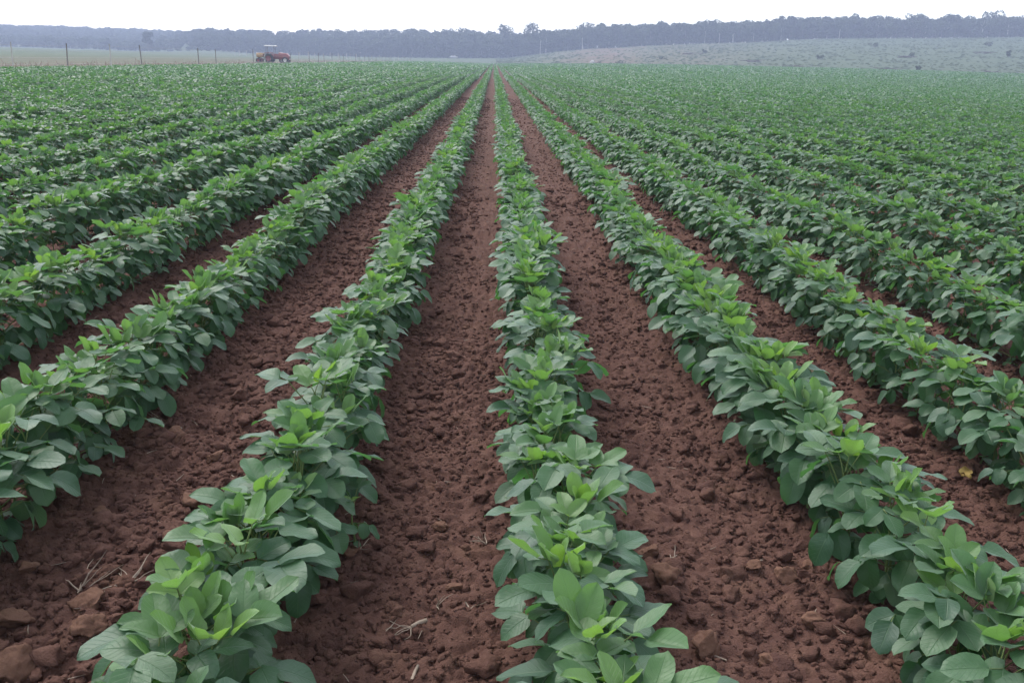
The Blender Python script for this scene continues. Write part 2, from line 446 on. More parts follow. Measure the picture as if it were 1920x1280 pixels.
near_var = []
for k in range(NVAR):
    lv, yg, st = plant_parts(100 + k, 0)
    near_var.append((lv.mesh("leaves", M['leaf']), yg.mesh("young_leaves", M['leaf']), st.mesh("stem", M['stem'])))
def merged_var(k, lod):
    lv, yg, st = plant_parts(100 + k, lod)
    m = MB()
    for src, mi in ((lv, 0), (yg, 0)) + (((st, 1),) if lod == 1 else ()):
        V = np.concatenate(src.V); Q = np.concatenate(src.Q)
        m.add(V, Q, np.concatenate(src.T) if src.T else None, mi, **{a: np.concatenate(src.A[a]) for a in src.A})
    return m
SPACING = .083
def turn(i): return 62.0 if -5 <= i <= 5 else 33.0 + 9.0 * math.sin(i * 2.399)            # how far along each row its single plants are laid out
def crop_positions():
    out = []                                                         # row, y, x
    for i in range(-30, 330):
        xc = X0 + ROW * i
        y0 = 1.0 if abs(i) < 6 else max(1.0, (abs(xc) - 2.0) / .66)
        y1 = min(float(soy_end(xc)), turn(i))
        if y1 <= y0: continue
        rr = np.random.default_rng(1000 + i)
        y = np.arange(y0, y1, SPACING) + rr.uniform(-.03, .03, len(np.arange(y0, y1, SPACING)))
        x = row_x(i, y) + rr.normal(0, .022, len(y))
        out.append(np.stack([np.full(len(y), i), x, y], -1))
    return np.concatenate(out)
P = crop_positions()
zrow = terrain(P[:, 1], P[:, 2]) + .012
size = np.clip(1.0 + .26 * (vnoise(P[:, 2] * 1.3, P[:, 0] * 7.7, 8) - .5) + rng.normal(0, .06, len(P)), .76, 1.16)
size = size * np.where(P[:, 0] < -1, 1.04, 1.0)
rotz = rng.uniform(0, 2 * np.pi, len(P)); var = rng.integers(0, NVAR, len(P))
px, py, dep = project(np.stack([P[:, 1], P[:, 2], zrow + .22], -1))
mar = 150.0 / np.maximum(dep, .5)
inview = (dep > .3) & (px > -mar) & (px < W + mar) & (py < Hh + 260.0 / np.maximum(dep, .5)) & (py > 0)
order = np.argsort(np.where(inview, dep, 1e9))
N_NEAR = 300
near_ids = order[:N_NEAR]
is_near = np.zeros(len(P), bool); is_near[near_ids] = True

ORD = "first second third fourth fifth sixth seventh eighth ninth tenth eleventh twelfth thirteenth fourteenth fifteenth sixteenth seventeenth eighteenth nineteenth".split()
TENS = ["", "", "twent", "thirt", "fort", "fift", "sixt", "sevent", "eight", "ninet"]
def ordinal(n):
    if n < 20: return ORD[n - 1]
    t, o = divmod(n, 10)
    return TENS[t] + ("ieth" if o == 0 else "y-" + ORD[o - 1])
def row_phrase(i):
    if i == 0: return "the middle row"
    return f"{ORD[abs(i) - 1]} row {'left' if i < 0 else 'right'} of the middle"
counts = {}
for idx in sorted(near_ids, key=lambda j: (P[j, 0], P[j, 2])):
    i = int(P[idx, 0]); counts[i] = counts.get(i, 0) + 1
    root = empty("soybean_plant", (P[idx, 1], P[idx, 2], zrow[idx]), rotz[idx])
    s = float(size[idx]); root.scale = (s, s, s)
    root.rotation_euler = (random.uniform(-.07, .07), random.uniform(-.07, .07), rotz[idx])
    for me, nm in zip(near_var[var[idx]], ("leaves", "young_leaves", "stem")):
        o = bpy.data.objects.new(nm, me); col.objects.link(o); o.parent = root
    look = "tall" if s > 1.1 else ("low" if s < .92 else "mid-height")
    tag(root, f"{look} leafy soybean plant, {ordinal(counts[i])} from the front in {row_phrase(i)}", "soybean plant", "soybean plants in the near crop rows")

# all plants further off and just outside the picture: one object
crop = MB()
def scatter(ids, lod):
    for k in range(NVAR):
        sel = ids[var[ids] == k]
        if not len(sel): continue
        m = merged_var(k, lod)
        V = np.concatenate(m.V); Q = np.concatenate(m.Q); MQ = np.concatenate(m.MQ)
        c, s_ = np.cos(rotz[sel]), np.sin(rotz[sel]); sz = size[sel]
        x = (V[None, :, 0] * c[:, None] - V[None, :, 1] * s_[:, None]) * sz[:, None] + P[sel, 1][:, None]
        y = (V[None, :, 0] * s_[:, None] + V[None, :, 1] * c[:, None]) * sz[:, None] + P[sel, 2][:, None]
        z = V[None, :, 2] * sz[:, None] + zrow[sel][:, None]
        n = len(sel); nv = len(V)
        attrs = {a: np.tile(np.concatenate(m.A[a]), n) for a in m.A}
        attrs['rnd'] = np.clip(attrs['rnd'] + np.repeat(rng.normal((0, .16, .36)[lod], .12, n), nv), 0, 1)  # farther band shifted paler: distance haze painted into the leaf colour
        attrs['age'] = attrs['age'] * np.repeat(np.clip(rng.normal(.62 if lod == 1 else .36, .25, n), 0, 1), nv)  # lime tips muted with distance, part of the same painted haze
        base = crop.n
        crop.add(np.stack([x, y, z], -1), None, None, 0, **attrs)
        qq = (Q[None] + (np.arange(n) * nv)[:, None, None]).reshape(-1, 4) + base
        crop.Q.append(qq); crop.MQ.append(np.tile(MQ, n))
        if m.T:
            T = np.concatenate(m.T); MT = np.concatenate(m.MT)
            crop.T.append((T[None] + (np.arange(n) * nv)[:, None, None]).reshape(-1, 3) + base); crop.MT.append(np.tile(MT, n))
rest = np.where(~is_near)[0]
dd = np.hypot(P[rest, 1], P[rest, 2])
inlook = np.abs(P[rest, 1]) < .75 * P[rest, 2] + 2.2
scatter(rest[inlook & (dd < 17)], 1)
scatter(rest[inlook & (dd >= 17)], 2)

def far_rows(ya, yb, per_m, leaf_s, seg):
    """leaf tufts on the ridge of every row, bent quads of two faces each"""
    rr = np.random.default_rng(int(yb)); xs_, ys_, zs_ = [], [], []
    for i in range(-30, 330):
        xc = X0 + ROW * i
        y0 = max(turn(i) if ya is None else ya, abs(xc) / .70 - 4); y1 = min(float(soy_end(xc)), yb)
        if y1 <= y0: continue
        n = int((y1 - y0) * per_m); y = rr.uniform(y0, y1, n)
        xs_.append(row_x(i, y) + rr.normal(0, .095, n)); ys_.append(y)
        # the dense inner canopy under those leaves
        k = max(2, int((y1 - y0) / seg)); yy = np.linspace(y0, y1, k); cx = row_x(i, yy); tz = terrain(cx, yy)
        hh = .27 + .09 * vnoise(yy * 1.1, yy * 0 + i * 7.7, 8)
        prof = np.array([[-.19, .10], [-.12, .8], [.12, .8], [.19, .10]])
        V = np.stack([cx[:, None] + prof[None, :, 0], np.repeat(yy[:, None], 4, 1), tz[:, None] + hh[:, None] * prof[None, :, 1]], -1)
        a = np.arange(k - 1)[:, None] * 4 + np.arange(3)[None]
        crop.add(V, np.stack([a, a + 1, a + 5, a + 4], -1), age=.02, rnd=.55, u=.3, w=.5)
    x, y = np.concatenate(xs_), np.concatenate(ys_); n = len(x)
    off = x - (X0 + ROW * np.round((x - X0) / ROW))
    z = terrain(x, y) + .37 - 4.5 * off ** 2 - rr.uniform(0, .10, n) + .08 * (vnoise(y * 1.1, np.round((x - X0) / ROW) * 7.7, 8) - .5)
    L = leaf_s * rr.uniform(.7, 1.3, n); az = rr.uniform(0, 6.28, n); pit = np.radians(rr.normal(-8, 26, n)); rol = np.radians(rr.normal(0, 22, n))
    u = np.stack([np.cos(az) * np.cos(pit), np.sin(az) * np.cos(pit), np.sin(pit)], -1)
    v = np.stack([-np.sin(az), np.cos(az), np.sin(rol)], -1)
    C = np.stack([x, y, z], -1)
    tmpl = [(-.5, 0), (0, -.36), (.5, 0), (0, .36)]
    V = np.stack([C + u * (a * L)[:, None] + v * (b * L)[:, None] for a, b in tmpl], 1)
    age = np.repeat(np.clip(rr.normal(.02, .16, n), 0, .6), 4)
    crop.add(V, np.arange(4 * n).reshape(-1, 4), age=age, rnd=np.repeat(np.clip(rr.normal(.72, .24, n), 0, 1), 4), u=.3, w=.5)  # pale grey-green mean stands in for haze over the far rows
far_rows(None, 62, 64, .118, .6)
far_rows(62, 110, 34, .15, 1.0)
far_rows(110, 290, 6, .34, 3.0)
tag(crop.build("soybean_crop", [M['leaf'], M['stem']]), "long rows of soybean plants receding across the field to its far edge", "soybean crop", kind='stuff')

# ------------------------------------------------------------------ clods, straw and leaves on the soil
import bmesh
from mathutils import noise as mnoise
def ico(sub):
    bm = bmesh.new(); bmesh.ops.create_icosphere(bm, subdivisions=sub, radius=1.0)
    V = np.array([v.co[:] for v in bm.verts]); T = np.array([[v.index for v in f.verts] for f in bm.faces]); bm.free()
    return V, T
def clod_shape(seed, sub, rough=.32):
    V, T = ico(sub); r = random.Random(seed); off = Vector((r.uniform(0, 99), r.uniform(0, 99), r.uniform(0, 99)))
    out = []
    planes = [(Vector((r.gauss(0, 1), r.gauss(0, 1), r.gauss(0, 1))).normalized(), r.uniform(.45, .85)) for _ in range(9)]
    for p in V:
        p = Vector(p)
        for n, d in planes:                                          # broken faces
            k = p.dot(n)
            if k > d: p = p - n * (k - d) * .96
        f = 1 + rough * mnoise.noise(p * 1.5 + off) + rough * .6 * mnoise.noise(p * 3.6 + off) + (.10 * mnoise.noise(p * 9 + off) if sub > 2 else 0)
        out.append(np.array(p) * f)
    return np.array(out) * np.array([1, r.uniform(.65, .95), r.uniform(.5, .8)]), T
def spread(mb, shapes, x, y, z, r, rr, mi=0):
    n = len(x); which = rr.integers(0, len(shapes), n); rot = rr.uniform(0, 6.28, n)
    for k, (V, T) in enumerate(shapes):
        s = np.where(which == k)[0]
        if not len(s): continue
        c, d = np.cos(rot[s])[:, None], np.sin(rot[s])[:, None]
        R = r[s][:, None]
        X = (V[None, :, 0] * c - V[None, :, 1] * d) * R + x[s][:, None]
        Y = (V[None, :, 0] * d + V[None, :, 1] * c) * R + y[s][:, None]
        Z = V[None, :, 2] * R + z[s][:, None]
        t = (T[None] + (np.arange(len(s)) * len(V))[:, None, None]).reshape(-1, 3)
        mb.add(np.stack([X, Y, Z], -1), None, t, mi)
def clods():
    mb = MB(); rr = np.random.default_rng(5)
    fine = [clod_shape(300 + k, 1, .55) for k in range(8)]
    mid = [clod_shape(330 + k, 2, .42) for k in range(12)]
    mid3 = [clod_shape(360 + k, 3, .42) for k in range(10)]
    def band(y0, y1, dens, r0, r1, shapes, sink=.25, lim=99.0):
        xm = min(.62 * y1 + .5, lim)
        n = int(dens * 2 * xm * (y1 - y0))
        x = rr.uniform(-xm, xm, n); y = rr.uniform(y0, y1, n)
        k = np.floor((x - X0) / ROW); f = (x - X0) / ROW - k
        dn = np.where(k == -2, 1.0, np.where(k == -1, .60 + .3 * (f < .55), np.where(k == 0, .55 + .3 * (f < .3), .75)))
        if r1 > .02: dn = np.where(k == -2, 1.0, np.where(k == -1,   .50 * (f < .6) + .08, np.where(k == 0, .42, .6)))
        dn = dn * (.35 + 1.0 * vnoise(x * 2.3, y * 2.3, 91))
        keep = (rr.random(n) < dn) & (np.abs(x) < .62 * y + .35)
        x, y = x[keep], y[keep]
        r = r0 + (r1 - r0) * rr.random(len(x)) ** 2.2
        spread(mb, shapes, x, y, soil_z(x, y) + r * (.32 - sink), r, rr)
    band(1.2, 3.4, 4200, .004, .012, fine)
    band(3.4, 6.0, 1500, .006, .014, fine)
    band(1.2, 4.5, 900, .010, .020, mid)
    band(4.5, 9.0, 420, .011, .026, fine)
    band(1.2, 5.0, 300, .018, .036, mid3)
    band(5.0, 10.0, 110, .020, .036, mid)
    band(1.2, 10.0, 60, .030, .052, mid3)
    band(8.0, 16.0, 420, .009, .026, fine, lim=3.6)
    band(16.0, 34.0, 220, .012, .034, fine, lim=3.2)
    band(9.0, 20.0, 20, .018, .040, fine)
    tag(mb.build("soil_clods", M['soil'], None, False), "loose red brown crumbs and clods covering the tilled soil between the rows", "soil clods", kind='stuff')
clods()

BIG = [  # picture place, radius (m), label
    (1247, 1085, .050, "jagged ochre clod standing against the middle soybean row on its right"),
    (1218, 1035, .034, "pale brown clod half hidden by leaves of the middle row, behind the jagged ochre clod"),
    (1322, 1215, .046, "wide pointed clod at the bottom of the furrow right of the middle row"),
    (1474, 1088, .038, "rounded clod with an ochre cap close to the first row right of the middle"),
    (1413, 1062, .026, "small ochre clod left of the rounded capped clod in the right furrow"),
    (1520, 1068, .034, "dark round clod in the shade of the first row right of the middle"),
    (1527, 1170, .034, "flat brown clod touching the leaves of the first right row near the bottom"),
    (1438, 1238, .024, "small lone clod low in the furrow right of the middle row"),
    (166, 1142, .052, "big rounded clod beneath the branched dry stalk in the left furrow"),
    (172, 1192, .046, "oblong ochre clod just below the big rounded clod in the left furrow"),
    (32, 1262, .068, "largest brown clod, in the bottom left corner of the field"),
    (56, 1082, .036, "lone egg-shaped clod near the left edge beside the dry stalks"),
    (80, 1240, .030, "small square clod beside the largest clod in the bottom left corner"),
    (28, 1165, .046, "broad dark clod at the left edge above the corner clod"),
    (327, 1006, .040, "reddish clod touching the row left of the middle at its foot"),
    (364, 946, .042, "ochre clod leaning on the row left of the middle, above the reddish clod"),
    (408, 858, .036, "brown clod at the foot of the row left of the middle, higher up the furrow"),
    (185, 965, .046, "wide low clod in the middle of the left furrow above the dry stalks"),
    (330, 822, .044, "grey brown clod midway up the left furrow among smaller lumps"),
    (655, 1040, .030, "dark clod at the right foot of the row left of the middle"),
    (825, 990, .028, "brown clod lying alone in the fine soil left of the middle row"),
    (850, 1100, .022, "dark round clod near the middle row, above the pale cut stalk"),
]
for n, (qx, qy, r, lab) in enumerate(BIG):
    x, y = on_ground(qx, qy, .02)
    V, T = clod_shape(500 + n, 4, .34)
    mb = MB(); mb.add(V * r, None, T)
    o = mb.build("soil_clod", M['stone']); o.location = (x, y, float(soil_z(np.array([x]), np.array([y]))[0]) + .25 * r)
    o.rotation_euler = (0, 0, random.uniform(0, 6.28))
    tag(o, lab, "clod", "big clods lying on the tilled soil")

def gz(x, y): return float(soil_z(np.array([x]), np.array([y]))[0])
def stalk(qx, qy, length, r, az, label, el=.08, roots=0):
    x, y = on_ground(qx, qy, .03); root = empty("dry_stalk", (x, y, gz(x, y) + r * .8))
    d = np.array([math.cos(az) * math.cos(el), math.sin(az) * math.cos(el), math.sin(el)])
    mb = MB(); mb.tube([-d * length / 2, np.array([0, 0, .002]), d * length / 2], [r, r * 1.05, r * .9], 8)
    mb.build("stem", M['straw'], root)
    for k in range(roots):
        b = -d * length / 2; a = az + math.pi + random.uniform(-1.5, 1.5); q = MB(); pts = [b]
        for j in range(5):
            a += random.uniform(-.5, .5); pts.append(pts[-1] + np.array([math.cos(a), math.sin(a), random.uniform(-.25, .25)]) * .013)
        q.tube(pts, np.linspace(.0016, .0007, 6), 4); q.build("root", M['straw'], root)
    tag(root, label, "dry stalk", "dry stalks lying on the soil")
stalk(786, 1166, .042, .0052, .55, "short pale cut stalk with thin roots lying in the furrow left of the middle row", .12, 5)
stalk(778, 1256, .046, .0038, 1.35, "bare pale stick lying near the bottom edge left of the middle row", .1)
stalk(1418, 1041, .085, .0022, .1, "long thin straw lying across the furrow beside the first right row", .05)
stalk(878, 1128, .035, .0022, 2.0, "thin bent stick beside the middle row above the cut stalk", .2)
stalk(1345, 1222, .05, .0020, -.7, "thin root straw leaning on the wide pointed clod", .15)
stalk(690, 745, .07, .0026, 2.6, "thin straw at the right foot of the row left of the middle", .1)
stalk(345, 800, .10, .0028, 2.2, "slanting straw stick in the left furrow beside the leafy row", .25)

def tuft(qx, qy, size, n, label, upr=.5):
    x, y = on_ground(qx, qy, .02); root = empty("stubble_tuft", (x, y, gz(x, y)))
    a0 = random.uniform(0, 6.28)
    for k in range(n):
        mb = MB(); a = a0 + random.uniform(-1.5, 1.5); el = random.uniform(.05, upr); p = np.array([random.uniform(-.006, .006), random.uniform(-.006, .006), .004]); pts = [p]
        L = size * random.uniform(.5, 1.0)
        for j in range(5):
            a += random.uniform(-.28, .28); el += random.uniform(-.25, .2)
            pts.append(pts[-1] + np.array([math.cos(a) * math.cos(el), math.sin(a) * math.cos(el), max(math.sin(el), -.15)]) * L / 5)
        mb.tube(pts, np.linspace(.0026, .0008, 6) * random.uniform(.5, 1.1), 5); mb.build("stalk", M['straw'], root)
    tag(root, label, "dry plant", "dead plant tufts on the soil")
tuft(150, 1105, .13, 6, "branched dry dead stalk standing over the big rounded clod in the left furrow", 1.0)
tuft(243, 1092, .12, 8, "crumpled bundle of dry pods and stalks beside the row left of the middle", .5)
tuft(912, 1022, .07, 6, "small dry stubble tuft against the left side of the middle row", .9)
tuft(670, 1035, .07, 6, "wispy dry tuft at the right foot of the row left of the middle", .8)
tuft(300, 790, .10, 5, "thin dry stubble higher up the left furrow", .9)
tuft(1262, 1045, .05, 4, "thin straw wisps beside the jagged ochre clod", .7)
tuft(820, 1140, .06, 4, "two upright straw wisps in the fine soil left of the middle row", 1.3)

def litter():
    mb = MB(); rr = random.Random(9)
    for k in range(420):
        y = 1.3 + 7 * rr.random() ** 1.4; x = rr.uniform(-.6 * y - .2, .6 * y + .2); a = rr.uniform(0, 6.28); L = rr.uniform(.01, .05); z = gz(x, y) + .004
        d = np.array([math.cos(a), math.sin(a), rr.uniform(-.1, .3)]); p = np.array([x, y, z]); b = np.array([-d[1], d[0], 0]) * rr.uniform(-.15, .15)
        mb.tube([p, p + (d + b) * L * .5, p + d * L], [.0011, .0013, .0006], 3)
    tag(mb.build("straw_litter", M['straw']), "fine bits of straw and root scattered over the red soil", "straw litter", kind='stuff')
litter()

for qx, qy, az, lab in ((1800, 900, .4, "yellowed fallen leaflet with brown spots under the second row right of the middle"), (1818, 908, 2.0, "smaller yellow fallen leaflet beside the spotted one under the second right row")):
    x, y = on_ground(qx, qy, .03); mb = MB(); ve, q, u, w = leaflet(.055 if az < 1 else .04, .36, .35, .9, 1.5, 2.0, 0)
    mb.add(ve @ rotmat(az, .5, .3).T, q, u=u, w=w); o = mb.build("fallen_leaf", M['yellowleaf']); o.location = (x, y, gz(x, y) + .02)
    tag(o, lab, "leaf", "yellow leaves fallen under the row")

# the small seedling standing off the row
x, y = on_ground(660, 1012, .05); sl, sy, ss = plant_parts(977, 0, .55, 4)
root = empty("soybean_seedling", (x, y, gz(x, y)), 2.2)
for mb, nm, mt in ((sl, "leaves", 'leaf'), (sy, "young_leaves", 'leaf'), (ss, "stem", 'stem')):
    if mb.n: mb.build(nm, M[mt], root)
tag(root, "small soybean seedling standing out into the furrow beside the row left of the middle", "seedling")

# ------------------------------------------------------------------ trees
def crown_quads(mb, lobes, n, leaf, rr, mi=0):
    """leaf clumps spread through and over several lobes"""
    lob = np.array(lobes); vol = lob[:, 3] ** 2; k = rr.choice(len(lob), n, p=vol / vol.sum())
    d = rr.normal(size=(n, 3)); d /= np.linalg.norm(d, axis=1, keepdims=True)
    rad = lob[k, 3] * (.45 + .65 * rr.random(n) ** .5)
    C = lob[k, :3] + d * rad[:, None] * np.array([1, 1, .78])
    N = d + rr.normal(size=(n, 3)) * .7; N /= np.linalg.norm(N, axis=1, keepdims=True)
    A = np.cross(N, rr.normal(size=(n, 3))); A /= np.linalg.norm(A, axis=1, keepdims=True); B = np.cross(N, A)
    s = leaf * rr.uniform(.55, 1.35, n)
    P4 = [C + A * (a * s)[:, None] + B * (b * s * .75)[:, None] + N * (h * s)[:, None] for a, b, h in ((-1, -.5, 0), (.25, -1, .12), (1, .4, -.05), (-.3, 1, .1))]
    V = np.stack(P4, 1)
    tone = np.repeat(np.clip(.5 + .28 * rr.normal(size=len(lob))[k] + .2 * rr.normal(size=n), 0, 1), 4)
    mb.add(V, np.arange(4 * n).reshape(-1, 4), mi=mi, rnd=tone)
def tree_meshes(seed, h, w, nq, leaf, base=.42, open_=0.0, umbrella=False):
    rr = np.random.default_rng(seed); tr, cr = MB(), MB()
    top = h * (.86 if not umbrella else .9); bend = rr.normal(0, .03 * h, 2)
    sp = lambda t: np.array([bend[0] * t * t, bend[1] * t * t, top * t])
    r0 = .018 * h
    tr.tube([sp(t) for t in np.linspace(0, 1, 7)], np.linspace(r0, r0 * .35, 7), 6)
    lobes = []
    nl = int(rr.integers(6, 10))
    for k in range(nl):
        t = rr.uniform(base, .95) if not umbrella else rr.uniform(.72, .95); a = rr.uniform(0, 6.28)
        reach = w * .5 * rr.uniform(.35, .85) * (1.15 - .55 * abs((t - .65) / .4) if not umbrella else 1)
        p = sp(t * .85); e = np.array([math.cos(a) * reach, math.sin(a) * reach, h * t * .93])
        tr.tube([p, (p + e) / 2 + np.array([0, 0, .02 * h]), e], [r0 * .4, r0 * .28, r0 * .12], 4)
        lobes.append([*e, w * rr.uniform(.17, .30) * (1 - .35 * open_)])
    lobes.append([*sp(.90), w * .30])
    crown_quads(cr, lobes, nq, leaf, rr)
    return tr, cr

def forest_mass():
    mb = MB(); rr = np.random.default_rng(77)
    T = []
    for k in range(7):
        tr, cr = tree_meshes(900 + k, 10, 6.2 + (k % 3), 300, .55, .30 + .04 * (k % 3), .3 * (k % 2))
        T.append((tr, cr))
    FT = [tree_meshes(950 + k, 10, 8, 80, 1.15, .2) for k in range(5)]
    def put(tr, cr, x, y, z, s, sz, rot, tint, pale):
        c, d = math.cos(rot), math.sin(rot)
        for m, mi in ((cr, 0), (tr, 2 if pale else 1)):
            V = np.concatenate(m.V)
            X = np.stack([(V[:, 0] * c - V[:, 1] * d) * s + x, (V[:, 0] * d + V[:, 1] * c) * s + y, V[:, 2] * sz + z], -1)
            r = np.clip(np.concatenate(m.A['rnd']) + tint, 0, 1)
            mb.add(X, np.concatenate(m.Q), np.concatenate(m.T) if m.T else None, mi, rnd=r)
    HT = lambda a: np.interp(a, [-.33, -.2, -.05, .1, .6], [6.5, 8.5, 11.5, 11, 9.5])
    for j, d in enumerate((0, 5, 11, 18, 27, 38, 52, 70, 92)):
        a = ang(372 if j < 2 else 356)
        while a < .74:
            fy = float(forest_y(a)); a += rr.uniform(3.2, 5.6) / fy * (1 if j < 3 else .85)
            y = fy + d + rr.uniform(-2.5, 2.5); x = a * y
            h = HT(a) * (rr.uniform(.72, 1.10) if j < 3 else rr.uniform(.88, 1.08)) * (.85 if j == 0 else 1)
            k = int(rr.integers(0, 7)); s = h / 10
            put(*T[k], x, y, float(terrain(x, y)) - .2, s * rr.uniform(.9, 1.2), s, rr.uniform(0, 6.28), rr.normal(0, .16), rr.random() < .16)
    # undergrowth between the trunks
    for j, d in enumerate((2, 7, 14, 24)):
        a = ang(374)
        while a < .74:
            fy = float(forest_y(a)); a += rr.uniform(2.2, 4.0) / fy; y = fy + d + rr.uniform(-2, 2); x = a * y; s = rr.uniform(.30, .55)
            q = FT[int(rr.integers(0, 5))]; put(q[0], q[1], x, y, float(terrain(x, y)) - 1.2 * s, s * 1.1, s, rr.uniform(0, 6.28), rr.normal(-.08, .12), False)
    # bushes along the forest foot
    a = ang(376)
    while a < .74:
        fy = float(forest_y(a)); a += rr.uniform(1.6, 5) / fy; y = fy - rr.uniform(1, 6); x = a * y; s = rr.uniform(.12, .32)
        put(FT[int(rr.integers(0, 5))][0], FT[int(rr.integers(0, 5))][1], x, y, float(terrain(x, y)) - .8 * s, s * 1.5, s, rr.uniform(0, 6.28), rr.normal(.1, .15), False)
    # low trees between the lone tree and the forest
    a = ang(258)
    while a < ang(385):
        a += rr.uniform(2.0, 4.5) / 500; y = 505 + rr.uniform(-12, 12); x = a * y; s = rr.uniform(.28, .50)
        put(*T[int(rr.integers(0, 7))], x, y, float(terrain(x, y)) - 1.0, s * 1.5, s, rr.uniform(0, 6.28), rr.normal(0, .12), False)
    # wooded ridge far behind the left field
    for k in range(3000):
        a = rr.uniform(-.78, -.235); y = 548 + 447 * rr.random() ** .85; x = a * y
        s = rr.uniform(.42, .72)
        put(*FT[k % 5], x, y, float(terrain(x, y)) - .6, s * 1.25, s, rr.uniform(0, 6.28), rr.normal(0, .14), rr.random() < .1)
    tag(mb.build("forest", [M['crown'], M['bark'], M['palebark']]), "dense band of hazy blue green woodland closing off the fields and the far ridge", "forest", kind='stuff')
forest_mass()

def tree_at(qx, top_y, dy, w, label, seed, depth=None, umbrella=False, pale=False, nq=420, leaf=.45, base=.45, group="taller trees standing out of the forest skyline"):
    a = ang(qx); y = depth or float(forest_y(a)) + dy; x = a * y; z = float(terrain(x, y)) - .2
    d = ray(qx, top_y); h = CAM_H + d.z / d.y * y - z
    root = empty("forest_tree" if depth is None else "lone_tree", (x, y, z), seed * 1.3)
    tr, cr = tree_meshes(seed, h, w, nq, leaf, base, .4, umbrella)
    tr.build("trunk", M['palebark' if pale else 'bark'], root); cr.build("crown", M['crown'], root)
    tag(root, label, "tree", group)
SKY = [
    (532, 62, 40, 8, "first tree rising from the forest skyline just right of the red tractor", 0),
    (636, 56, 45, 11, "round-headed tree over the forest skyline between tractor and far end of the rows", 0),
    (775, 53, 45, 12, "tall tree on the skyline left of where the rows meet", 0),
    (866, 50, 45, 11, "broad tree on the skyline nearly above the vanishing rows, on their left", 0),
    (942, 41, 30, 9, "see-through flat-topped tree on the skyline straight above the vanishing rows", 1),
    (991, 39, 30, 9, "see-through flat-topped tree on the skyline just right of the vanishing rows", 1),
    (1094, 38, 14, 9, "dense dome-topped tree on the skyline above the pale boulder", 0),
    (1125, 37, 18, 6, "narrow tree beside the dome-topped tree on the skyline", 0),
    (1336, 32, 12, 8, "pointed tall tree on the skyline above the bare reddish slope's right end", 0),
    (1457, 30, 12, 7, "low wide tree on the right skyline, left of the forest's white trunk", 0),
    (1516, 29, 12, 8, "flat-headed tree on the skyline left of the tall white trunk", 0),
    (1587, 25, 12, 7, "peaked tree on the skyline just right of the tall white trunk", 0),
    (1657, 25, 14, 5, "thin spiky tree on the right skyline", 0),
    (1702, 24, 14, 8, "wide flat crown on the right skyline beside the thin spiky tree", 1),
    (1780, 26, 14, 7, "small dome crown on the skyline left of the biggest see-through crown", 0),
    (1842, 21, 12, 10, "biggest see-through umbrella crown on the far right skyline", 1),
    (1914, 24, 12, 8, "rightmost tree of the forest skyline, cut by the picture's edge", 0),
]
for n, (qx, ty, dy, w, lab, um) in enumerate(SKY): tree_at(qx, ty, dy, w, lab, 40 + n, umbrella=bool(um))
for n, (qx, ty, w, lab) in enumerate([
    (1090, 58, 4.5, "forked pale-trunked tree in the forest's front edge above the pale boulder"),
    (1565, 44, 4.0, "tree with a straight white trunk in the forest edge on the right"),
    (1542, 58, 3.0, "short white-stemmed tree left of the straight white trunk"),
    (1344, 52, 4.0, "slim pale-stemmed tree in the forest edge between boulder and white trunk"),
    (1370, 55, 4.0, "pale-stemmed tree right of the slim one in the forest edge"),
    (1012, 62, 4.0, "pale leaning tree in the forest edge right of the rows' end")]):
    tree_at(qx, ty, -4, w, lab, 70 + n, pale=True, nq=160, base=.7, group="pale trunks in the forest edge")
tree_at(278, 57, 0, 6.2, "lone round-headed tree standing on the horizon of the pale field", 90, 485, nq=520, leaf=.55, base=.42, group="trees on the horizon of the pale field")
tree_at(379, 67, 0, 3.4, "small bushy tree at the left end of the forest", 91, 500, nq=260, leaf=.4, base=.25, group="trees on the horizon of the pale field")

